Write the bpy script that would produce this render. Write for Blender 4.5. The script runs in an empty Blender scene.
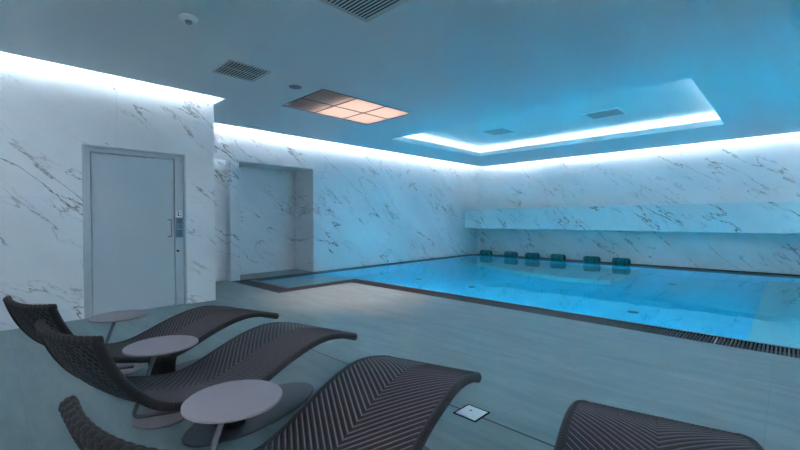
import bpy, math, random
import numpy as np
from mathutils import Vector, Matrix
random.seed(7)
S = bpy.context.scene
COL = S.collection
PI = math.pi

# ------------------------------------------------------------------ helpers
class MB:
    """collects shapes and links them as one mesh object"""
    def __init__(s): s.v = []; s.f = []; s.sm = []; s.uv = None
    def add(s, v, f, smooth=False):
        o = len(s.v); s.v += [tuple(p) for p in v]
        s.f += [tuple(i + o for i in q) for q in f]; s.sm += [smooth] * len(f); return s
    def box(s, x0, x1, y0, y1, z0, z1):
        v = [(x, y, z) for z in (z0, z1) for y in (y0, y1) for x in (x0, x1)]
        return s.add(v, [(0, 2, 3, 1), (4, 5, 7, 6), (0, 1, 5, 4), (2, 6, 7, 3), (0, 4, 6, 2), (1, 3, 7, 5)])
    def obox(s, c, h, ang):
        ca, sa = math.cos(ang), math.sin(ang); o = []
        for z in (-1, 1):
            for y in (-1, 1):
                for x in (-1, 1):
                    a, b = x * h[0], y * h[1]
                    o.append((c[0] + a * ca - b * sa, c[1] + a * sa + b * ca, c[2] + z * h[2]))
        return s.add(o, [(0, 2, 3, 1), (4, 5, 7, 6), (0, 1, 5, 4), (2, 6, 7, 3), (0, 4, 6, 2), (1, 3, 7, 5)])
    def rings(s, R, closed=True, caps=True, smooth=True):
        n = len(R[0]); v = [p for r in R for p in r]; f = []
        for i in range(len(R) - 1):
            for j in range(n if closed else n - 1):
                k = (j + 1) % n
                f.append((i * n + j, i * n + k, (i + 1) * n + k, (i + 1) * n + j))
        s.add(v, f, smooth)
        if caps:
            s.add(R[0], [tuple(range(n - 1, -1, -1))]); s.add(R[-1], [tuple(range(n))])
        return s
    def lathe(s, prof, c=(0, 0, 0), n=40, sx=1., sy=1., ang=0.):
        """prof: list of (r, z) from bottom to top"""
        R = []
        ca, sa = math.cos(ang), math.sin(ang)
        for r, z in prof:
            ring = []
            for k in range(n):
                a = 2 * PI * k / n; x, y = r * sx * math.cos(a), r * sy * math.sin(a)
                ring.append((c[0] + x * ca - y * sa, c[1] + x * sa + y * ca, c[2] + z))
            R.append(ring)
        return s.rings(R)
    def tube(s, pts, rad, n=14, caps=True):
        P = [Vector(p) for p in pts]; R = []
        up = None
        for i, p in enumerate(P):
            t = (P[min(i + 1, len(P) - 1)] - P[max(i - 1, 0)]).normalized()
            if up is None:
                up = Vector((0, 0, 1)) if abs(t.z) < .9 else Vector((1, 0, 0))
            a = (up - t * up.dot(t)).normalized(); b = t.cross(a); up = a
            r = rad[i] if hasattr(rad, '__len__') else rad
            R.append([tuple(p + (a * math.cos(2 * PI * k / n) + b * math.sin(2 * PI * k / n)) * r) for k in range(n)])
        return s.rings(R, caps=caps)
    def prism(s, poly, z0, z1):
        n = len(poly); v = [(x, y, z0) for x, y in poly] + [(x, y, z1) for x, y in poly]
        f = [tuple(range(n - 1, -1, -1)), tuple(range(n, 2 * n))] + [(i, (i + 1) % n, n + (i + 1) % n, n + i) for i in range(n)]
        return s.add(v, f)
    def cells(s, xs, ys, z0, z1, holes):
        """slab made of a grid of cells, leaving out the holes (x0,x1,y0,y1)"""
        def inh(i, j):
            if i < 0 or j < 0 or i >= len(xs) - 1 or j >= len(ys) - 1: return True
            x, y = (xs[i] + xs[i + 1]) / 2, (ys[j] + ys[j + 1]) / 2
            return any(a < x < b and c < y < d for a, b, c, d in holes)
        for i in range(len(xs) - 1):
            for j in range(len(ys) - 1):
                if inh(i, j): continue
                a, b, c, d = xs[i], xs[i + 1], ys[j], ys[j + 1]
                s.add([(a, c, z0), (a, d, z0), (b, d, z0), (b, c, z0)], [(0, 1, 2, 3)])
                s.add([(a, c, z1), (b, c, z1), (b, d, z1), (a, d, z1)], [(0, 1, 2, 3)])
                if inh(i - 1, j): s.add([(a, c, z0), (a, c, z1), (a, d, z1), (a, d, z0)], [(0, 1, 2, 3)])
                if inh(i + 1, j): s.add([(b, c, z0), (b, d, z0), (b, d, z1), (b, c, z1)], [(0, 1, 2, 3)])
                if inh(i, j - 1): s.add([(a, c, z0), (b, c, z0), (b, c, z1), (a, c, z1)], [(0, 1, 2, 3)])
                if inh(i, j + 1): s.add([(a, d, z0), (a, d, z1), (b, d, z1), (b, d, z0)], [(0, 1, 2, 3)])
        return s
    def build(s, name, mat, parent=None, loc=None, bevel=0, weld=False):
        me = bpy.data.meshes.new(name)
        me.from_pydata(s.v, [], s.f); me.polygons.foreach_set('use_smooth', s.sm)
        if s.uv is not None:
            lay = me.uv_layers.new(name='UVMap'); li = np.zeros(len(me.loops), dtype=np.int32)
            me.loops.foreach_get('vertex_index', li)
            lay.data.foreach_set('uv', np.asarray(s.uv, dtype=np.float32)[li].ravel())
        me.update()
        o = bpy.data.objects.new(name, me); COL.objects.link(o)
        me.materials.append(mat)
        if parent: o.parent = parent
        if loc: o.location = loc
        if weld:
            import bmesh
            b = bmesh.new(); b.from_mesh(me); bmesh.ops.remove_doubles(b, verts=b.verts, dist=1e-5); b.to_mesh(me); b.free()
        if bevel:
            m = o.modifiers.new('bevel', 'BEVEL'); m.width = bevel; m.segments = 2; m.limit_method = 'ANGLE'
        return o

def tag(o, label=None, cat=None, group=None, kind=None):
    if label: o['label'] = label
    if cat: o['category'] = cat
    if group: o['group'] = group
    if kind: o['kind'] = kind
    return o
def empty(name, loc=(0, 0, 0), rz=0):
    o = bpy.data.objects.new(name, None); COL.objects.link(o); o.location = loc; o.rotation_euler.z = rz
    o.empty_display_size = .1
    return o
def copy_tree(o, parent=None):
    c = o.copy(); COL.objects.link(c)
    if parent: c.parent = parent
    for ch in [x for x in bpy.data.objects if x.parent == o]: copy_tree(ch, c)
    return c
def spl(x, y, t):
    """natural cubic spline"""
    x = np.asarray(x, float); y = np.asarray(y, float)
    n = len(x); h = np.diff(x); A = np.eye(n); b = np.zeros(n)
    for i in range(1, n - 1):
        A[i, i - 1] = h[i - 1]; A[i, i] = 2 * (h[i - 1] + h[i]); A[i, i + 1] = h[i]
        b[i] = 3 * ((y[i + 1] - y[i]) / h[i] - (y[i] - y[i - 1]) / h[i - 1])
    c = np.linalg.solve(A, b); i = np.clip(np.searchsorted(x, t) - 1, 0, n - 2); d = t - x[i]
    bb = (y[i + 1] - y[i]) / h[i] - h[i] * (2 * c[i] + c[i + 1]) / 3; dd = (c[i + 1] - c[i]) / (3 * h[i])
    return y[i] + bb * d + c[i] * d ** 2 + dd * d ** 3

# ------------------------------------------------------------------ materials
def sl(c): return tuple((x / 12.92 if x <= .04045 else ((x + .055) / 1.055) ** 2.4) for x in (k / 255 for k in c)) + (1,)
class NT:
    def __init__(s, name):
        s.m = bpy.data.materials.new(name); s.m.use_nodes = True; s.t = s.m.node_tree; s.t.nodes.clear()
        s.out = s.t.nodes.new('ShaderNodeOutputMaterial')
    def n(s, typ, inp=None, **kw):
        o = s.t.nodes.new('ShaderNode' + typ)
        for k, v in kw.items(): setattr(o, k, v)
        for k, v in (inp or {}).items():
            if isinstance(v, tuple) and len(v) == 2 and hasattr(v[0], 'outputs'): s.t.links.new(v[0].outputs[v[1]], o.inputs[k])
            else: o.inputs[k].default_value = v
        return o
    def math(s, op, a, b=None):
        i = {0: a}
        if b is not None: i[1] = b
        return (s.n('Math', i, operation=op), 0)
    def ramp(s, fac, stops):
        r = s.n('ValToRGB', {0: fac}); e = r.color_ramp.elements
        while len(e) < len(stops): e.new(.5)
        for k, (p, c) in zip(e, stops): k.position = p; k.color = c if len(c) == 4 else tuple(c) + (1,)
        return (r, 0)
    def mix(s, fac, a, b):
        m = s.n('Mix', data_type='RGBA')
        for idx, v in ((0, fac), (6, a), (7, b)):
            if isinstance(v, tuple) and len(v) == 2 and hasattr(v[0], 'outputs'): s.t.links.new(v[0].outputs[v[1]], m.inputs[idx])
            else: m.inputs[idx].default_value = v
        return (m, 2)
    def bsdf(s, **kw):
        b = s.n('BsdfPrincipled', {k.replace('_', ' '): v for k, v in kw.items()}); s.t.links.new(b.outputs[0], s.out.inputs[0]); return b
def plain(name, rgb, rough=.5, metal=0., spec=.5, bump=0., bscale=200.):
    t = NT(name)
    kw = {}
    if bump:
        tc = t.n('TexCoord'); nz = t.n('TexNoise', {'Vector': (tc, 3), 'Scale': bscale, 'Detail': 3.})
        bp = t.n('Bump', {'Strength': bump, 'Distance': .002, 'Height': (nz, 0)}); kw['Normal'] = (bp, 0)
    t.bsdf(Base_Color=sl(rgb), Roughness=rough, Metallic=metal, Specular_IOR_Level=spec, **kw)
    return t.m
def emit(name, col, strength):
    t = NT(name); e = t.n('Emission', {0: tuple(col) + (1,), 1: strength}); t.t.links.new(e.outputs[0], t.out.inputs[0]); return t.m

def marble(name, axis, sign, tint=(232, 235, 237), seed=0., density=1.):
    """white porcelain marble, broken dark veins running down to the right; axis is the wall's run"""
    t = NT(name)
    g = t.n('NewGeometry'); xyz = t.n('SeparateXYZ', {0: (g, 0)})
    run = t.math('MULTIPLY', (xyz, axis), sign); z = (xyz, 2)
    other = (xyz, 1 - axis)
    run = t.math('ADD', run, t.math('MULTIPLY', other, .35))
    A = math.radians(36); ca, sa = math.cos(A), math.sin(A)
    # p runs along the vein (down to the right), w across it
    p = t.math('SUBTRACT', t.math('MULTIPLY', run, ca), t.math('MULTIPLY', z, sa))
    w = t.math('ADD', t.math('MULTIPLY', run, sa), t.math('MULTIPLY', z, ca))
    def tex(sp, sw, scale, detail, off, rough=.55, dist=0.):
        v = t.n('CombineXYZ', {0: t.math('MULTIPLY', p, sp), 1: t.math('MULTIPLY', w, sw), 2: seed + off})
        return (t.n('TexNoise', {'Vector': (v, 0), 'Scale': scale, 'Detail': detail, 'Roughness': rough, 'Distortion': dist}), 0)
    def ridge(f, width, centre=.5):
        a = t.math('ABSOLUTE', t.math('SUBTRACT', f, centre))
        return t.ramp(a, [(0., (1, 1, 1)), (width * .35, (.55, .55, .55)), (width, (0, 0, 0))])
    r1 = ridge(tex(.42, 1.5, .80, 7, 0., .56, .2), .0075)
    r2 = ridge(tex(.55, 1.9, 1.35, 8, 7., .60, .3), .009)
    m1 = t.ramp(tex(.75, 1.3, 1.15, 3, 3.), [(.465, (0, 0, 0)), (.58, (1, 1, 1))])
    m2 = t.ramp(tex(.7, 1.4, 1.3, 3, 13.), [(.49, (0, 0, 0)), (.60, (1, 1, 1))])
    v1 = t.math('MULTIPLY', r1, m1); v2 = t.math('MULTIPLY', r2, m2)
    vein = t.math('MINIMUM', t.math('ADD', t.math('MULTIPLY', v1, .95 * density), t.math('MULTIPLY', v2, .72 * density)), 1.)
    cloud = t.ramp(tex(.7, 1.6, .8, 4, 23.), [(.35, sl(tuple(c - 12 for c in tint))), (.65, sl(tint))])
    brown = t.ramp(tex(1., 1., .7, 2, 31.), [(.45, sl((66, 65, 68))), (.6, sl((106, 92, 80)))])
    col = t.mix(vein, cloud, brown)
    # faint slab joints, 1.2 m apart along the wall and one course at 1.5 m
    fr = t.math('ABSOLUTE', t.math('SUBTRACT', t.math('FRACT', t.math('DIVIDE', (xyz, axis), 2.4)), .5))
    j = t.math('LESS_THAN', fr, .0009)
    zz = t.math('LESS_THAN', t.math('ABSOLUTE', t.math('SUBTRACT', z, 1.52)), .002)
    col = t.mix(t.math('MULTIPLY', t.math('MAXIMUM', j, zz), .25), col, sl((120, 125, 130)))
    t.bsdf(Base_Color=col, Roughness=.38, Specular_IOR_Level=.35)
    return t.m

def floor_mat():
    t = NT('deck_tile')
    g = t.n('NewGeometry'); xyz = t.n('SeparateXYZ', {0: (g, 0)})
    v = t.n('CombineXYZ', {0: t.math('MULTIPLY', (xyz, 0), 3.2), 1: t.math('MULTIPLY', (xyz, 1), .55), 2: 0.})
    n1 = t.n('TexNoise', {'Vector': (v, 0), 'Scale': 2.2, 'Detail': 8., 'Roughness': .65, 'Distortion': .3})
    n2 = t.n('TexNoise', {'Vector': (g, 0), 'Scale': .8, 'Detail': 4.})
    n3 = t.n('TexNoise', {'Vector': (v, 0), 'Scale': 14., 'Detail': 5., 'Roughness': .7})
    c = t.ramp((n1, 0), [(.3, sl((108, 132, 134))), (.5, sl((121, 144, 146))), (.72, sl((137, 157, 158)))])
    c = t.mix(t.ramp((n2, 0), [(.4, (0, 0, 0)), (.65, (.35, .35, .35))]), c, sl((109, 132, 136)))
    def joint(ax, size, off):
        f = t.math('FRACT', t.math('DIVIDE', t.math('ADD', (xyz, ax), 50 + off), size))
        a = t.math('ABSOLUTE', t.math('SUBTRACT', f, .5)); return t.math('GREATER_THAN', a, .5 - .0018 / size)
    j = t.math('MAXIMUM', joint(0, .6, -.35), joint(1, 1.2, .3))
    c = t.mix(t.math('MULTIPLY', j, .28), c, sl((70, 82, 86)))
    bp = t.n('Bump', {'Strength': .25, 'Distance': .003, 'Height': (n3, 0)})
    t.bsdf(Base_Color=c, Roughness=t.math('ADD', t.math('MULTIPLY', (n3, 0), .18), .36), Specular_IOR_Level=.4, Normal=(bp, 0))
    return t.m

def weave_mat(name, c0, c1, pale_line=None, rib=.037, k=1.0):
    """flat woven strands, raised chevron ribs with paler lines; UV holds metres along and across the piece"""
    t = NT(name)
    uv = t.n('UVMap'); u = t.n('SeparateXYZ', {0: (uv, 0)})
    s = (u, 0); a = t.math('ABSOLUTE', (u, 1))
    q = t.math('SUBTRACT', s, t.math('MULTIPLY', a, k))
    e = t.math('ADD', s, t.math('MULTIPLY', a, 1 / max(k, .2)))
    f1 = t.math('SINE', t.math('MULTIPLY', e, 2 * PI / .014)); f2 = t.math('SINE', t.math('MULTIPLY', q, 2 * PI / (rib / 3)))
    chk = t.math('MULTIPLY', f1, f2)
    nz = t.n('TexNoise', {'Vector': (uv, 0), 'Scale': 60., 'Detail': 3.})
    fac = t.math('ADD', t.math('MULTIPLY', chk, .2), (nz, 0))
    col = t.ramp(fac, [(.25, sl(c0)), (.8, sl(c1))])
    if pale_line:
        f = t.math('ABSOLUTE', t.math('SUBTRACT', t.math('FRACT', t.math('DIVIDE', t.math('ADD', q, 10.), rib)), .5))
        ln = t.ramp(f, [(.04, (1, 1, 1)), (.15, (0, 0, 0))])  # thin paler line, once per rib pitch
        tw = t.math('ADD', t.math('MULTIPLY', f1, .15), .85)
        col = t.mix(t.math('MULTIPLY', ln, tw), col, sl(pale_line))
    bp = t.n('Bump', {'Strength': .6, 'Distance': .002, 'Height': chk})
    t.bsdf(Base_Color=col, Roughness=.5, Specular_IOR_Level=.4, Normal=(bp, 0))
    return t.m

def water_mat():
    t = NT('pool_water')
    g = t.n('NewGeometry')
    mp = t.n('Mapping', {'Vector': (g, 0), 'Scale': (1., 1., 1.)})
    n1 = t.n('TexNoise', {'Vector': (mp, 0), 'Scale': 3.5, 'Detail': 2., 'Roughness': .4})
    bp = t.n('Bump', {'Strength': .10, 'Distance': .02, 'Height': (n1, 0)})
    b = t.n('BsdfGlass', {'Color': (.68, .95, 1., 1), 'Roughness': 0., 'IOR': 1.333, 'Normal': (bp, 0)})
    t.t.links.new(b.outputs[0], t.out.inputs[0]); return t.m
def pool_tile():
    t = NT('pool_tile')
    g = t.n('NewGeometry'); n = t.n('TexNoise', {'Vector': (g, 0), 'Scale': 2.5, 'Detail': 4.})
    c = t.ramp((n, 0), [(.35, sl((70, 198, 226))), (.7, sl((88, 208, 234)))])
    xyz = t.n('SeparateXYZ', {0: (g, 0)})
    fy = t.math('ABSOLUTE', t.math('SUBTRACT', t.math('FRACT', t.math('DIVIDE', t.math('ADD', (xyz, 1), 49.05), 2.)), .5))
    c = t.mix(t.math('MULTIPLY', t.math('LESS_THAN', fy, .008), .22), c, sl((80, 150, 180)))
    t.bsdf(Base_Color=c, Roughness=.5); return t.m

M = dict(
    ceil=plain('ceiling_paint', (236, 239, 241), .7, spec=.2),
    marA=marble('marble_cladding_left', 0, 1., seed=2.3),
    marB=marble('marble_cladding_niche', 0, 1., seed=11.7),
    marC=marble('marble_cladding_back', 1, -1., seed=5.1, density=.85),
    marL=marble('marble_ledge_pool_lit', 1, -1., tint=(208, 226, 230), seed=8.6),  # cyan of the pool light is put into the ledge tint
    floor=floor_mat(),
    door=plain('door_paint', (182, 194, 200), .45),
    alu=plain('brushed_aluminium', (190, 196, 200), .35, .6),
    absorber=plain('cove_absorber', (92, 94, 96), .9, spec=.1),
    housing=plain('lamp_housing', (185, 182, 180), .9, spec=.1),
    slotgrey=plain('slot_grey', (58, 60, 60), .6),
    darkgap=plain('dark_gap', (10, 11, 12), .9, spec=.1),
    darkmetal=plain('dark_grate', (66, 62, 66), .45, .3),
    coping=plain('grey_coping', (112, 116, 122), .4, .2),
    stone=plain('underwater_stone', (190, 198, 198), .6, bump=.3, bscale=6),
    bluestone=plain('pale_blue_stone', (182, 190, 190), .6, bump=.3, bscale=6),
    pool=pool_tile(), water=water_mat(),
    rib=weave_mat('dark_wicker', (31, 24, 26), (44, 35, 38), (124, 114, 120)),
    band=weave_mat('dark_wicker_band', (32, 25, 27), (52, 42, 45), k=0.0),
    taupe=plain('taupe_lacquer', (142, 132, 138), .5, bump=.05),
    stem=plain('taupe_tube', (118, 112, 116), .4, .1),
    plate=plain('anthracite_plate', (80, 82, 92), .38, .2, bump=.08),
    ventframe=plain('vent_frame', (200, 200, 198), .5),
    ventslat=plain('vent_slat', (205, 204, 202), .5),
    cofpanel=plain('coffer_panel', (172, 180, 186), .6),
    white=plain('white_plastic', (240, 242, 243), .45),
    greyplastic=plain('grey_plastic', (132, 142, 148), .5),
    teal=plain('teal_foam_vinyl', (8, 104, 112), .5, bump=.2, bscale=60),
    tealdark=plain('teal_end_panel', (12, 40, 46), .5),
    sticker=plain('sticker_paper', (236, 240, 242), .6),
    ink=plain('black_ink', (24, 28, 32), .6),
    screen=plain('dark_screen', (96, 112, 122), .2),
    reader=plain('reader_housing', (118, 136, 146), .4),
    grid=plain('light_panel_grid', (120, 118, 118), .5),
)
LEDC = (.70, .87, 1.)
M['led'] = emit('led_strip', (.82, .91, 1.), 112.)
M['ledfill'] = emit('led_strip_fill', (.84, .90, 1.), 540.)  # fill light, added to lift the dark near side of the room
M['ledfar'] = emit('led_strip_far', (.84, .89, 1.), 152.)
M['ledcof'] = emit('led_strip_coffer', LEDC, 14.)
M['lamp'] = emit('pool_lamp', (.0, .73, 1.), 205.)
M['lampnear'] = M['lamp']

def diffuser():
    t = NT('opal_diffuser'); tr = t.n('BsdfTranslucent', {0: sl((240, 226, 218))}); df = t.n('BsdfDiffuse', {0: sl((200, 196, 196))})
    mx = t.n('MixShader', {0: .75, 1: (df, 0), 2: (tr, 0)}); t.t.links.new(mx.outputs[0], t.out.inputs[0]); return t.m
M['diff'] = diffuser()
M['backlight'] = emit('warm_backlight', (1., .87, .83), 2.3)

# ------------------------------------------------------------------ measures (x along the long walls, y towards the door wall)
A, B, C = 6.416, 8.166, 12.384          # door wall, niche wall, far wall
ZC, ZT = 3.037, 3.30                    # ceiling, top of the light coves
X0, Y0 = -1.6, -2.6                     # unseen walls beside and behind the camera
UA = 2.455                              # end of the door wall
def st(o, kind='structure'): o['kind'] = kind; return o

# ---- walls
w = MB()
DL, DR, DH = .831, 2.038, 2.216
w.box(X0 - .2, DL, A, 8.6, 0, ZT); w.box(DR, UA, A, 8.6, 0, ZT); w.box(DL, DR, A, 8.6, DH, ZT); w.box(DL, DR, A + .14, 8.6, 0, DH)
st(w.build('wall_left', M['marA']))
w = MB()
N0, N1, P0 = 3.62, 5.41, 3.43
w.box(UA, P0, 8.37, 9.2, 0, 2.80); w.box(P0, N0, B, 9.2, 0, 2.458); w.box(N0, N1, 8.97, 9.2, 0, 2.458)
w.box(P0, N1, B, 9.2, 2.458, ZT); w.box(UA, P0, B, B + .06, 2.458, ZT); w.box(UA, P0, B + .06, 9.2, 2.80, ZT); w.box(N1, C + .3, B, 9.2, -.3, ZT)
st(w.build('wall_rear', M['marB']))
st(MB().box(C, C + .3, Y0 - .2, B, -.3, ZT).build('wall_back', M['marC']))
st(MB().box(X0 - .2, C, Y0 - .2, Y0, -.3, ZT).build('wall_right', M['marA']))
st(MB().box(X0 - .2, X0, Y0, A, -.3, ZT).build('wall_front', M['marC']))
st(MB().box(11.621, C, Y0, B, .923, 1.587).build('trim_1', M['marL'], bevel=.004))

# ---- ceiling: lower slab, upper slab, lid
SA, SB = .442, .561
slots = [(X0, UA, A - SA, A), (UA, C, B - SB, B), (C - SB, C, Y0, B), (X0, X0 + SA, Y0, A - SA), (X0 + SA, C - SB, Y0, Y0 + SA)]
CO = (6.28, 9.82, .925, 6.39)
PN = (3.225, 5.01, 4.60, 5.725)
e = .17
CO2 = (CO[0] - e, CO[1] + e, CO[2] - e, CO[3] + e)
wallbox = [(X0 - .2, UA, A, 9.2)]
def slab(z0, z1, co):
    holes = slots + [co, PN] + wallbox
    xs = sorted({X0, C} | {v for h in holes for v in h[:2] if X0 <= v <= C})
    ys = sorted({Y0, B} | {v for h in holes for v in h[2:] if Y0 <= v <= B})
    return xs, ys, holes
w = MB()
for z0, z1, co in ((ZC, 3.15, CO), (3.15, ZT, CO2)):
    xs, ys, holes = slab(z0, z1, co); w.cells(xs, ys, z0, z1, holes)
w.box(X0 - .2, C + .3, Y0 - .2, 9.2, ZT, ZT + .08)
st(w.build('ceiling', M['ceil']))
# LED strips on the hidden faces of the coves
def led(name, x0, x1, y0, y1, z0, z1, mat): return st(MB().box(x0, x1, y0, y1, z0, z1).build(name, M[mat]))
LIPZ = 3.062; LW = .10
def cove(name, ledname, x0, x1, y0, y1, side, lm='led'):
    """a thin lip on the slab edge with the LED strip lying on it"""
    st(MB().box(x0, x1, y0, y1, LIPZ, LIPZ + .012).build(name, M['ceil']))
    if side == '+y': led(ledname, x0 + .01, x1 - .01, y0 + .02, y0 + .04, LIPZ + .0125, LIPZ + .022, lm)
    if side == '-y': led(ledname, x0 + .01, x1 - .01, y1 - .04, y1 - .02, LIPZ + .0125, LIPZ + .022, lm)
    if side == '+x': led(ledname, x0 + .02, x0 + .04, y0 + .01, y1 - .01, LIPZ + .0125, LIPZ + .022, lm)
    if side == '-x': led(ledname, x1 - .04, x1 - .02, y0 + .01, y1 - .01, LIPZ + .0125, LIPZ + .022, lm)
cove('trim_13', 'trim_2', X0 + SA, UA - .002, A - SA, A - SA + LW, '+y')
cove('trim_14', 'trim_3', UA + .04, C - SB + LW, B - SB, B - SB + LW, '+y', 'ledfar')
cove('trim_15', 'trim_4', C - SB, C - SB + LW, Y0 + SA, B - SB, '+x', 'ledfar')
cove('fill_cove_front', 'fill_led_front', X0 + SA - LW, X0 + SA, Y0 + SA, A - SA, '-x', 'ledfill')  # this cove and the next are added on unseen walls as fill
cove('fill_cove_right', 'fill_led_right', X0 + SA, C - SB, Y0 + SA - LW, Y0 + SA, '-y', 'ledfill')
led('trim_19', UA + .05, P0 - .02, B + .061, B + .069, 2.52, 2.53, 'ledcof')
w = MB()
for x0, x1, y0, y1 in slots: w.box(x0 + .004, x1 - .004, y0 + .004, y1 - .004, ZT - .012, ZT - .002)
st(w.build('cove_absorber_sheets', M['absorber']))  # unseen grey sheets, added to keep slot glow off the walls
led('trim_5', CO2[0] + .03, CO2[1] - .03, CO2[3] - .06, CO2[3] - .04, 3.151, 3.160, 'ledcof')
led('trim_6', CO2[0] + .03, CO2[1] - .03, CO2[2] + .04, CO2[2] + .06, 3.151, 3.160, 'ledcof')
led('trim_7', CO2[0] + .04, CO2[0] + .06, CO2[2] + .08, CO2[3] - .08, 3.151, 3.160, 'ledcof')
led('trim_8', CO2[1] - .06, CO2[1] - .04, CO2[2] + .08, CO2[3] - .08, 3.151, 3.160, 'ledcof')

# ---- floor with the pool cut out
GE = 5.012                               # deck edge
w = MB()
poolholes = [(GE, C, Y0, B), (P0, GE, 6.237, B)]
xs = [X0, P0, GE, C]; ys = [Y0, 6.237, B]
w.cells(xs, ys, -.25, 0, poolholes)
w.box(UA, P0, B, 8.37, -.25, 0); w.box(N0, N1, B, 8.97, -.25, 0)
st(w.build('floor', M['floor']))

# ---- pool basin: floor, walls, coping ledges
WX0, WX1, WY1 = 5.41, 11.93, 8.04        # water outline
CX0, CY0 = 3.86, 6.60                    # entry arm of the pool
WL = -.022
w = MB()
D = -1.32
w.box(WX0 - .1, C, Y0 - .1, B, D - .1, D)
w.box(WX0 - .045, WX0, Y0, CY0, D, -.05); w.box(WX1, WX1 + .045, Y0, B, D, -.05)
w.box(WX0 - .1, WX1, Y0 - .1, Y0 + .3, D, -.05); w.box(CX0 - .1, WX1, WY1, WY1 + .028, D, -.05)
st(w.build('pool_basin', M['pool']))
w = MB()
w.box(CX0, 4.95, CY0, WY1, -.6, -.32); w.box(4.95, 5.95, CY0 - .0, WY1, D, -.72)
w.box(CX0 - .095, CX0, CY0 - .05, WY1, -.7, -.05); w.box(CX0 - .095, WX0, CY0 - .05, CY0, -1.3, -.05)
st(w.build('pool_entry_steps', M['stone']))
st(MB().box(WX0, WX1, Y0 + .3, .37, D, -.88).build('pool_platform', M['bluestone']))
st(MB().prism([(9.65, 2.86), (9.42, 3.8), (9.62, 4.95), (10.1, 6.25), (11.1, WY1), (WX1, WY1), (WX1, 2.86)], D, -.74).build('pool_bench', M['stone'], bevel=.03))
# coping frames round the water
w = MB()
w.box(5.362, WX0, Y0, CY0, -.16, 0); w.box(CX0, 5.362, CY0 - .055, CY0, -.16, 0); w.box(CX0 - .1, CX0, CY0 - .055, WY1, -.16, 0)
w.box(CX0, WX1, WY1, WY1 + .03, -.16, 0); w.box(WX1, WX1 + .05, Y0, WY1 + .03, -.16, 0)
st(w.build('trim_9', M['coping'], bevel=.003))
# water
w = MB()
P = [(WX0, Y0 + .3), (WX1, Y0 + .3), (WX1, WY1), (CX0, WY1), (CX0, CY0), (WX0, CY0)]
w.add([(x, y, WL) for x, y in P], [tuple(range(6))])
tag(w.build('pool_water', M['water']), 'still clear blue water filling the swimming pool', 'water', kind='stuff')

# lamps in the pool walls
def pool_lamp(x, y, z, axis, sgn, r=.11):
    v = []; n = 20
    for k in range(n):
        a = 2 * PI * k / n * sgn
        v.append((x, y + r * math.cos(a), z + r * math.sin(a)) if axis == 0 else (x + r * math.cos(a), y, z + r * math.sin(a)))
    m = MB(); m.add(v, [tuple(range(n))]); return st(m.build('trim_10', M['lamp']))
for y in (-1.4, .9, 2.6, 4.3, 6.0): pool_lamp(WX0 + .012, y, -.62, 0, 1)

# ---- overflow grates
def grate(name, x0, x1, y0, y1, along, label, pitch=.030, width=.015, z=-.004):
    r = empty(name, ((x0 + x1) / 2, (y0 + y1) / 2, 0))
    ox, oy = r.location.x, r.location.y
    s = MB()
    if along == 'y':
        n = int((y1 - y0) / pitch)
        for k in range(n):
            y = y0 + (k + .5) * pitch - oy; s.box(x0 - ox + .012, x1 - ox - .012, y - width / 2, y + width / 2, -.03, z)
        rails = [(x0, x0 + .012, y0, y1), (x1 - .012, x1, y0, y1)]
    else:
        n = int((x1 - x0) / pitch)
        for k in range(n):
            x = x0 + (k + .5) * pitch - ox; s.box(x - width / 2, x + width / 2, y0 - oy + .012, y1 - oy - .012, -.03, z)
        rails = [(x0, x1, y0, y0 + .012), (x0, x1, y1 - .012, y1)]
    s.build('slat_grid', M['darkmetal'], r)
    q = MB()
    for a, b, c_, d in rails: q.box(a - ox, b - ox, c_ - oy, d - oy, -.05, -.001)
    q.build('side_rail', M['darkmetal'], r)
    MB().box(x0 - ox, x1 - ox, y0 - oy, y1 - oy, -.16, -.12).build('drain_channel', M['darkgap'], r)
    tag(r, label, 'grate', 'overflow grates round the pool')
grate('overflow_grate', GE, 5.362, Y0 + .01, 6.237, 'y', 'long dark overflow grate along the near side of the pool, beside the deck')
grate('overflow_grate', P0, 5.362, 6.237, CY0 - .055, 'x', 'dark overflow grate along the narrow pool arm, by the warm lit deck corner')
grate('overflow_grate', P0, CX0 - .1, CY0 - .055, WY1, 'y', 'short dark overflow grate across the end of the pool arm, near the niche')
grate('overflow_grate', P0 + .2, WX1 + .05, WY1 + .03, B, 'x', 'narrow dark overflow grate at the foot of the marble niche wall')
grate('overflow_grate', WX1 + .05, C, Y0 + .01, WY1 + .03, 'y', 'dark overflow grate at the foot of the far wall, below the marble ledge')

# floor inlets on the pool bottom
for x, y, lab in ((7.45, 1.87, 'dark inlet on pool floor, right one of the near pair'), (10.6, 1.89, 'dark inlet on pool floor farthest to the right, near the far wall'),
                  (7.47, 5.06, 'dark inlet on pool floor, middle of the pool left of centre'), (7.43, 6.6, 'dark inlet on pool floor farthest left, nearest the niche wall')):
    o = MB().lathe([(.085, 0), (.085, .008), (.06, .012), (.0, .013)], (0, 0, 0), 24).build('pool_inlet', M['darkmetal'], loc=(x, y, D))
    tag(o, lab, 'inlet', 'inlets on the pool floor')

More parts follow.
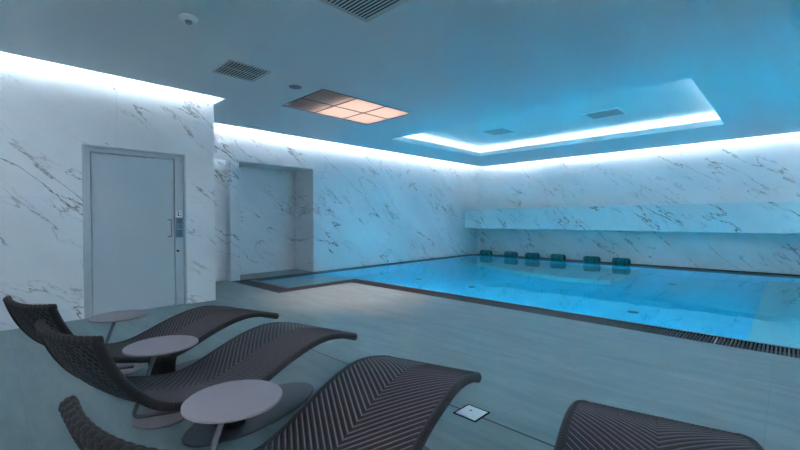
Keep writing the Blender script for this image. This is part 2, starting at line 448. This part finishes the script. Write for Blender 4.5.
# ---- door
d = empty('door_1', ((DL + DR) / 2, A, 0)); d['kind'] = 'structure'
ox, oy = d.location.x, d.location.y
def dbox(name, x0, x1, y0, y1, z0, z1, mat, par=d, bevel=0, off=(0, 0)): return MB().box(x0 - ox, x1 - ox, y0 - oy, y1 - oy, z0, z1).build(name, M[mat], par, bevel=bevel)
f = MB()
for x0, x1, z0, z1 in ((DL, DL + .022, 0, DH), (DR - .03, DR, 0, DH), (DL + .022, DR - .03, DH - .022, DH)):
    f.box(x0 - ox, x1 - ox, -.018, .10, z0, z1)
f.build('door_frame', M['alu'], d, bevel=.003)
f = MB()
f.box(DL + .022 - ox, DL + .082 - ox, .012, .10, 0, DH - .022); f.box(1.895 - ox, DR - .03 - ox, .012, .10, 0, DH - .022); f.box(DL + .082 - ox, 1.895 - ox, .012, .10, DH - .085, DH - .022)
f.build('inner_frame', M['door'], d, bevel=.002)
leaf = dbox('door_leaf', DL + .090, 1.887, A + .022, A + .07, .008, DH - .093, 'door', bevel=.002)
dbox('backing', DL + .022, DR - .03, A + .11, A + .13, 0, DH - .022, 'darkgap')
h = MB(); hx, hz0, hz1 = 1.835 - ox, 1.015, 1.255
h.tube([(hx - .03, .022, hz0), (hx, -.03, hz0), (hx, -.03, hz0 + .005), (hx, -.03, hz1 - .005), (hx, -.03, hz1), (hx - .03, .022, hz1)], .006, 10)
h.build('pull_handle', M['reader'], leaf)
MB().tube([(1.925 - ox, .013, .80), (1.925 - ox, -.006, .80)], .016, 16).build('lock_cylinder', M['ink'], d)
# card reader and its notice
rd = dbox('card_reader', 1.905, 1.995, A - .012, A + .012, .995, 1.285, 'reader', bevel=.003)
dbox('reader_screen', 1.918, 1.982, A - .016, A - .012, 1.20, 1.272, 'screen', rd)
dbox('reader_lower_panel', 1.918, 1.982, A - .016, A - .012, 1.01, 1.11, 'screen', rd)
k = MB()
for i in range(3):
    for zq in (1.135, 1.163): k.box(1.93 + i * .018 - ox, 1.942 + i * .018 - ox, -.017, -.012, zq, zq + .014)
k.build('reader_keys', M['ink'], rd)
nt = dbox('notice', 1.915, 1.985, A + .008, A + .0118, 1.292, 1.387, 'sticker')
k = MB()
k.obox((1.937 - ox, .006, 1.342), (.006, .002, .022), 0); k.obox((1.944 - ox, .006, 1.314), (.014, .002, .005), 0)
k.tube([(1.934 - ox, .007, 1.372), (1.934 - ox, .004, 1.372)], .008, 12)
for zq in (1.370, 1.352, 1.314): k.obox((1.968 - ox, .006, zq), (.010, .002, .004), 0)
k.build('notice_symbol', M['ink'], nt)

# ---- ceiling fittings
def vent(x0, x1, y0, y1, z, label, n=13, name='ceiling_vent', cross=2):
    r = empty(name, ((x0 + x1) / 2, (y0 + y1) / 2, z)); hx, hy = (x1 - x0) / 2, (y1 - y0) / 2
    b = .028
    f = MB(); f.box(-hx, hx, -hy, -hy + b, -.012, 0); f.box(-hx, hx, hy - b, hy, -.012, 0); f.box(-hx, -hx + b, -hy + b, hy - b, -.012, 0); f.box(hx - b, hx, -hy + b, hy - b, -.012, 0)
    f.build('frame', M['ventframe'], r, bevel=.002)
    MB().box(-hx + b, hx - b, -hy + b, hy - b, -.002, 0).build('backing', M['darkgap'], r)
    for k in range(n):
        x = -hx + b + (k + .5) * (2 * hx - 2 * b) / n
        m = MB().box(x - .009, x + .009, -hy + b, hy - b, -.0135, -.0115)
        m.build('slat', M['ventslat'], r)
    for k in range(cross):
        y = -hy + b + (k + 1) * (2 * hy - 2 * b) / (cross + 1)
        MB().box(-hx + b, hx - b, y - .003, y + .003, -.009, -.003).build('cross_bar', M['ventslat'], r)
    return tag(r, label, 'vent', 'louvred vents in the low ceiling')
vent(1.885, 2.405, 4.475, 4.99, ZC, 'square louvred ceiling vent beside the round speaker, over the loungers', cross=1)
vent(1.885, 2.405, 2.24, 2.755, ZC, 'square louvred ceiling vent cut off by the top of the photo', cross=0)
# coffer panels
def coffer_panel(x0, x1, y0, y1, label):
    r = empty('coffer_vent', ((x0 + x1) / 2, (y0 + y1) / 2, ZT)); hx, hy = (x1 - x0) / 2, (y1 - y0) / 2; b = .035
    f = MB(); f.box(-hx, hx, -hy, -hy + b, -.012, 0); f.box(-hx, hx, hy - b, hy, -.012, 0); f.box(-hx, -hx + b, -hy + b, hy - b, -.012, 0); f.box(hx - b, hx, -hy + b, hy - b, -.012, 0)
    f.build('frame', M['white'], r)
    MB().box(-hx + b, hx - b, -hy + b, hy - b, -.004, 0).build('panel', M['cofpanel'], r)
    tag(r, label, 'vent', 'flush vents inside the lit recess')
coffer_panel(8.05, 8.72, 4.63, 5.24, 'flush framed vent inside the lit ceiling recess, the left one')
coffer_panel(8.15, 8.75, 2.30, 2.95, 'flush framed vent inside the lit ceiling recess, the right one')
# slim slot outlet near the niche wall
r = empty('slot_outlet', (3.5, 7.36, ZC))
MB().box(-.2, .2, -.03, .03, -.008, 0).build('frame', M['white'], r); MB().box(-.19, .19, -.012, .012, -.0095, -.008).build('slot', M['greyplastic'], r)
tag(r, 'slim white slot outlet in ceiling by the cove light above the niche', 'vent')
# speaker
r = empty('ceiling_speaker', (2.905, 4.79, ZC))
MB().lathe([(.085, 0), (.085, -.006), (.076, -.009)], n=32).build('rim', M['greyplastic'], r)
MB().lathe([(.076, -.003), (.076, -.010), (.05, -.012), (.0, -.013)], n=32).build('mesh_cover', M['reader'], r)
tag(r, 'small round grey speaker set flush in the ceiling', 'speaker')
# smoke detector
r = empty('smoke_detector', (1.253, 3.815, ZC))
MB().lathe([(.075, 0), (.075, -.018), (.066, -.03), (.05, -.034)], n=32).build('base', M['white'], r)
MB().lathe([(.030, -.033), (.028, -.05), (.02, -.058), (.0, -.06)], n=32).build('sensor_head', M['greyplastic'], r)
tag(r, 'white round smoke detector with dark centre on the ceiling', 'smoke detector')
# light panel: opal tiles lit by a lamp behind the part farther from the door
r = empty('ceiling_light_panel', ((PN[0] + PN[1]) / 2, (PN[2] + PN[3]) / 2, ZC))
hx, hy = (PN[1] - PN[0]) / 2, (PN[3] - PN[2]) / 2
f = MB()
for k in range(4): x = -hx + k * 2 * hx / 3; f.box(x - .011, x + .011, -hy, hy, -.004, .012)
for k in range(3): y = -hy + k * hy; f.box(-hx, hx, y - .011, y + .011, -.0035, .0115)
f.build('grid', M['grid'], r)
f = MB()
f.box(-hx + .002, hx - .002, -hy + .002, hy - .002, .15, .16); f.box(-hx + .002, -hx + .008, -hy + .002, hy - .002, .013, .15); f.box(hx - .008, hx - .002, -hy + .002, hy - .002, .013, .15)
f.box(-hx + .008, hx - .008, -hy + .002, -hy + .008, .013, .15); f.box(-hx + .008, hx - .008, hy - .008, hy - .002, .013, .15)
f.build('housing', M['housing'], r)
for i in range(3):
    for j in range(2):
        x0, y0 = -hx + i * 2 * hx / 3, -hy + j * hy
        MB().box(x0 + .011, x0 + 2 * hx / 3 - .011, y0 + .011, y0 + hy - .011, .002, .004).build('diffuser_tile', M['diff'], r)
MB().box(-hx + .55, hx - .03, -hy + .03, hy - .03, .085, .089).build('lamp', M['backlight'], r)
ld = bpy.data.lights.new('panel_patch_spot', 'SPOT'); ld.energy = 470.; ld.color = (1., .62, .50); ld.spot_size = math.radians(74); ld.spot_blend = 1.; ld.shadow_soft_size = .08  # spot added under the panel to cast its warm patch on the deck
lo = bpy.data.objects.new('panel_patch_spot', ld); COL.objects.link(lo); lo.parent = r; lo.location = (.3, .2, -.09)
tag(r, 'warm glowing ceiling light panel of six square tiles, dim at one end', 'ceiling light')

# ---- floor drain and slot
r = empty('floor_drain', (2.155, 1.465, 0))
f = MB()
q = .086
f.box(-q, q, -q, -q + .012, 0, .003); f.box(-q, q, q - .012, q, 0, .003); f.box(-q, -q + .012, -q + .012, q - .012, 0, .003); f.box(q - .012, q, -q + .012, q - .012, 0, .003)
f.build('frame', M['darkgap'], r)
MB().box(-.074, .074, -.074, .074, 0, .004).build('cover', M['white'], r)
MB().lathe([(.008, .004), (.008, .0045), (0, .0046)], (.02, .02, 0), 16).build('lift_hole', M['ink'], r)
tag(r, 'square white floor drain cover with dark edge by lounger foot', 'drain')
r = empty('slot_drain', (2.149, .6, 0))
MB().box(-.006, .006, -3.0, .78, .0, .0015).build('slot', M['slotgrey'], r)
MB().box(-.003, .003, .95, 3.2, .0, .0012).build('joint_strip', M['darkgap'], r)
tag(r, 'thin dark drain slot running across the deck past the drain cover', 'drain')

# ---- neck rolls along the far side
px_rolls = [(11.81, 7.43), (11.81, 6.50), (11.81, 5.77), (11.81, 4.96), (11.81, 4.00), (11.81, 3.25)]
def neck_roll():
    r = empty('neck_roll', (0, 0, 0))
    m = MB(); R = []; n = 28
    for y, s in ((-.2, .86), (-.192, .96), (-.18, 1.), (-.06, 1.), (.06, 1.), (.18, 1.), (.192, .96), (.2, .86)):
        ring = []
        for k in range(n):
            a = 2 * PI * k / n; cx, cz = math.cos(a), math.sin(a)
            ring.append((cx * .115 * s, y, .1 + max(cz, -.86) * .115 * s))
        R.append(ring)
    m.rings(R); m.build('cushion', M['teal'], r)
    for sg in (-1, 1):
        m = MB(); ring = []
        v = [(math.cos(2 * PI * k / n) * .085, sg * .2, .1 + max(math.sin(2 * PI * k / n), -.8) * .085) for k in range(n)]
        v2 = [(x * .9, sg * .206, .1 + (z - .1) * .9) for x, y, z in v]
        m.rings([v, v2], smooth=False); m.build('end_cap', M['tealdark'], r)
    for y in (-.1, .1):
        m = MB(); R = []
        for yy in (y - .012, y + .012):
            R.append([(math.cos(2 * PI * k / n) * .1165, yy, .1 + max(math.sin(2 * PI * k / n), -.86) * .1165) for k in range(n)])
        m.rings(R); m.build('strap', M['tealdark'], r)
    return r
desc = ['teal neck roll in the far corner by the niche wall', 'teal neck roll second from the niche wall',
        'teal neck roll third from the niche wall', 'teal neck roll third from the right of the row',
        'teal neck roll second from the right of the row', 'teal neck roll at the right end of the row']
nr = neck_roll()
for i, ((x, y), lb) in enumerate(zip(px_rolls, desc)):
    o = nr if i == 0 else copy_tree(nr)
    o.location = (x, y, -.022); tag(o, lb + ' on the far pool edge', 'cushion', 'neck rolls along the far pool edge')

# ---- loungers
XK = [.018, .090, .230, .425, .668, .910, 1.139, 1.430, 1.752]
ZK = [.768, .592, .428, .350, .296, .345, .406, .430, .354]
TK = np.linspace(0, 1, 9)
def centre(t):
    return spl(TK, XK, t), spl(TK, ZK, t)
tt = np.linspace(0, 1, 2001); cx_, cz_ = centre(tt)
arc = np.concatenate([[0], np.cumsum(np.hypot(np.diff(cx_), np.diff(cz_)))]); LEN = arc[-1]
def at_arc(s):
    s = np.asarray(s, float); t = np.interp(s, arc, tt); x, z = centre(t)
    x2, z2 = centre(np.clip(t + 1e-4, 0, 1)); x1, z1 = centre(np.clip(t - 1e-4, 0, 1))
    dx, dz = x2 - x1, z2 - z1; l = np.hypot(dx, dz); return x, z, -dz / l, dx / l     # point and upward normal
def halfw(s): return .325 - .03 * np.clip(1 - s / .35, 0, 1) + .012 * np.clip((s - 1.2) / .7, 0, 1) - .032 * (1 - np.sqrt(1 - np.clip((s - LEN + .09) / .09, 0, .985) ** 2))
def sag(s): return .05 * np.clip(1 - s / .75, 0, 1) ** 1.3
RIB = .037
def rib_profile(q):
    f = np.abs(q / RIB - np.floor(q / RIB) - .5) / .5; return np.clip(1 - f / .5, 0, 1) ** .7
def shell_mesh():
    ns, nw = 520, 150
    s = np.linspace(.012, LEN - .012, ns)
    x, z, nx, nz = at_arc(s); hw = halfw(s) - .018
    eta = np.linspace(-1, 1, nw)
    Y = hw[:, None] * eta[None, :]
    sg = sag(s)[:, None] * (1 - eta[None, :] ** 2)
    Sg = np.repeat(s[:, None], nw, 1)
    fade = np.clip((1 - np.abs(eta)) / .06, 0, 1)[None, :]
    q = Sg - np.abs(Y) * 1.0
    top = .0055 * rib_profile(q) * fade
    # brick like basket weave on the back of the head
    row = np.floor(Sg / .022); ph = np.where(row % 2 == 0, 0, .5)
    brick = np.abs(np.sin(PI * (Y / .055 + ph))) ** .5 * np.abs(np.sin(PI * Sg / .022)) ** .5
    und = .006 * brick * fade
    TH = .030
    def surf(off):
        o = off - sg
        return np.stack([x[:, None] + nx[:, None] * o, Y, z[:, None] + nz[:, None] * o], -1).reshape(-1, 3)
    V = np.concatenate([surf(top - .008), surf(-TH - und)])
    idx = np.arange(ns * nw).reshape(ns, nw); a, b, c_, d_ = idx[:-1, :-1], idx[:-1, 1:], idx[1:, 1:], idx[1:, :-1]
    F1 = np.stack([a, d_, c_, b], -1).reshape(-1, 4); F2 = np.stack([a, b, c_, d_], -1).reshape(-1, 4) + ns * nw
    F = F1.tolist() + F2.tolist()
    o = ns * nw
    for i in range(ns - 1):
        F.append([idx[i, 0], idx[i + 1, 0], idx[i + 1, 0] + o, idx[i, 0] + o][::-1]); F.append([idx[i, -1], idx[i + 1, -1], idx[i + 1, -1] + o, idx[i, -1] + o])
    for j in range(nw - 1):
        F.append([idx[0, j], idx[0, j + 1], idx[0, j + 1] + o, idx[0, j] + o]); F.append([idx[-1, j], idx[-1, j + 1], idx[-1, j + 1] + o, idx[-1, j] + o][::-1])
    m = MB(); m.v = [tuple(p) for p in V]; m.f = [tuple(int(k) for k in q_) for q_ in F]; m.sm = [True] * len(F)
    uv = np.stack([Sg.ravel(), Y.ravel()], -1); m.uv = np.concatenate([uv, uv]); return m
def ring_tube(P, frames, rad, wrap_pitch, wrap_amp, n=18, lengths=None, brick=False):
    """tube with wrapped strand rings; frames: two unit vectors per point"""
    m = MB(); R = []; UV = []
    for i, (p, (a, b)) in enumerate(zip(P, frames)):
        ring = []
        for k in range(n):
            ph = .5 * (int(k * 6 / n) % 2) if brick else 0.
            r = rad[i] + wrap_amp * abs(math.sin(PI * (lengths[i] / wrap_pitch + ph))) ** .6
            if brick and (k * 6) % n < 6: r -= wrap_amp * .6
            ring.append(tuple(p + (a * math.cos(2 * PI * k / n) + b * math.sin(2 * PI * k / n)) * r))
        R.append(ring)
        UV += [(lengths[i], .3 * k / n) for k in range(n)]
    m.rings(R, caps=False)
    m.add([tuple(P[0])] , []); c0 = len(m.v) - 1; m.add([tuple(P[-1])], []); c1 = len(m.v) - 1
    last = (len(R) - 1) * n
    for k in range(n):
        m.f.append(((k + 1) % n, k, c0)); m.f.append((last + k, last + (k + 1) % n, c1)); m.sm += [False, False]
    UV += [(0, 0), (0, 0)]; m.uv = UV; return m
def rail_mesh(side):
    s = np.linspace(.0, LEN, 420); x, z, nx, nz = at_arc(s); hw = halfw(s)
    P, Fm = [], []
    for i in range(len(s)):
        P.append(np.array([x[i] - nx[i] * .025, side * (hw[i] - .020), z[i] - nz[i] * .025])); Fm.append((np.array([nx[i], 0, nz[i]]), np.array([0, float(side), 0])))
    rad = .0205 + .003 * np.clip((s - LEN + .15) / .15, 0, 1)
    return ring_tube(P, Fm, rad, .018, .0022, lengths=s)
def cross_roll(at, r0, drop, pitch, amp):
    x, z, nx, nz = at_arc(np.array([at])); w_ = float(halfw(np.array([at]))[0]); sg0 = float(sag(np.array([at]))[0])
    y = np.linspace(-w_ - .004, w_ + .004, 320); P, Fm = [], []
    tx, tz = nz[0], -nx[0]
    for v in y:
        o = -drop - sg0 * (1 - (v / w_) ** 2) if abs(v) < w_ else -drop
        P.append(np.array([x[0] + nx[0] * o, v, z[0] + nz[0] * o])); Fm.append((np.array([nx[0], 0, nz[0]]), np.array([tx, 0, tz])))
    rad = np.full(len(y), r0) * np.clip(1 - np.clip((np.abs(y) - w_ + .012) / .016, 0, 1) ** 2 * .6, .3, 1)
    return ring_tube(P, Fm, rad, pitch, amp, n=36 if pitch > .03 else 18, lengths=y, brick=pitch > .03)
def make_lounger():
    r = empty('wave_lounger')
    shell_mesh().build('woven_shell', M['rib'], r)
    for sd in (-1, 1): rail_mesh(sd).build('edge_rail', M['band'], r)
    cross_roll(LEN - .012, .027, .030, .018, .0022).build('foot_roll', M['band'], r)
    cross_roll(.008, .017, .018, .036, .005).build('head_roll', M['band'], r)
    # woven pedestal: rounded block, waisted, up to the underside of the seat
    m = MB(); R = []; UV = []; n = 48; zs = np.linspace(.012, .285, 60)
    for zz in zs:
        k_ = (zz - .012) / .273; hx, hy = .062 + .03 * (k_ - .35) ** 2 * 2, .10 + .05 * (k_ - .3) ** 2 * 2
        ring = []
        for k in range(n):
            a = 2 * PI * k / n; ca, sa = math.cos(a), math.sin(a); p_ = .5
            b_ = .003 * abs(math.sin(PI * zz / .02))
            ring.append((.785 + math.copysign(abs(ca) ** p_, ca) * (hx + b_), -.04 + math.copysign(abs(sa) ** p_, sa) * (hy + b_), zz)); UV.append((zz, k / n * .9))
        R.append(ring)
    m.rings(R, caps=False); m.uv = UV
    m.build('pedestal', M['band'], r)
    MB().lathe([(.985, 0), (1., .003), (1., .010), (.99, .012)], (.985, -.06, 0), 72, .48, .235).build('base_plate', M['plate'], r)
    return r
LG = [(.162, 3.287, .305, 'dark woven wave lounger farthest back, its head against the door wall, nearest the door'),
      (.237, 2.318, .248, 'dark woven wave lounger in the middle of the three on the left'),
      (.222, 1.121, .275, 'dark woven wave lounger in the foreground, its foot beside the white floor drain'),
      (.397, .050, .221, 'dark woven wave lounger at the lower right corner, only its foot end in view')]
lg = make_lounger()
for i, (x, y, a, lb) in enumerate(LG):
    o = lg if i == 0 else copy_tree(lg)
    o.location = (x, y, 0); o.rotation_euler.z = a; tag(o, lb, 'lounger', 'wicker wave loungers on the pool deck')

# ---- side tables
def make_table():
    r = empty('side_table')
    MB().lathe([(.196, .449), (.207, .452), (.2075, .459), (.204, .462)], n=72).build('table_top', M['taupe'], r)
    MB().lathe([(.163, 0), (.166, .003), (.166, .009), (.163, .011)], n=60).build('base_plate', M['taupe'], r)
    ft = Vector((-.150, .062, .030)); tp = Vector((-.02, .01, .449)); dr = Vector((.150, -.062, 0)).normalized()
    pts = [tp, tp.lerp(ft, .5), tp.lerp(ft, .9)]
    p1 = tp.lerp(ft, .93); p2 = ft + Vector((0, 0, -.006)); p3 = ft + dr * .05 + Vector((0, 0, -.006))
    for k in range(1, 9):
        t_ = k / 8; pts.append(p1 * (1 - t_) ** 2 + p2 * 2 * t_ * (1 - t_) + p3 * t_ ** 2)
    pts.append(ft + dr * .26 + Vector((0, 0, -.009)))
    MB().tube(pts, .0125, 14).build('bent_stem', M['stem'], r)
    return r
TB = [(.745, 3.985, 'small round taupe side table beside the door, farthest of the three'),
      (.757, 2.855, 'small round taupe side table in the middle, between two loungers'),
      (.747, 1.760, 'small round taupe side table in the foreground, largest of the three')]
tb = make_table()
for i, (x, y, lb) in enumerate(TB):
    o = tb if i == 0 else copy_tree(tb)
    o.location = (x, y, 0); tag(o, lb, 'table', 'round side tables between the loungers')

# ------------------------------------------------------------------ camera and view
F_PX, TH_, PIT, ROL = 401.0176, .7730, -.0144, -.0038
q = None
F = Vector((.7157286, .6982307, -.0143726)); R = Vector((.6982582, -.7158357, -.0038405)); U = Vector((.01297, .00728703, .99988933))
cd = bpy.data.cameras.new('camera'); cam = bpy.data.objects.new('camera', cd); COL.objects.link(cam)
cam.matrix_world = Matrix(((R.x, U.x, -F.x, 0), (R.y, U.y, -F.y, 0), (R.z, U.z, -F.z, 1.25), (0, 0, 0, 1)))
cd.sensor_width = 36.; cd.lens = F_PX / 800 * 36.; cd.clip_start = .02
S.camera = cam
wd = bpy.data.worlds.new('world'); S.world = wd; wd.use_nodes = True
wd.node_tree.nodes['Background'].inputs[0].default_value = (0, 0, 0, 1)
vs = S.view_settings; S.display_settings.display_device = 'sRGB'
vs.view_transform = 'Standard'; vs.look = 'None'; vs.gamma = 1.; vs.exposure = .12; vs.use_curve_mapping = False
S.cycles.max_bounces = 14; S.cycles.diffuse_bounces = 6; S.cycles.transmission_bounces = 8; S.cycles.glossy_bounces = 5
S.cycles.sample_clamp_indirect = 0.; S.cycles.use_denoising = True
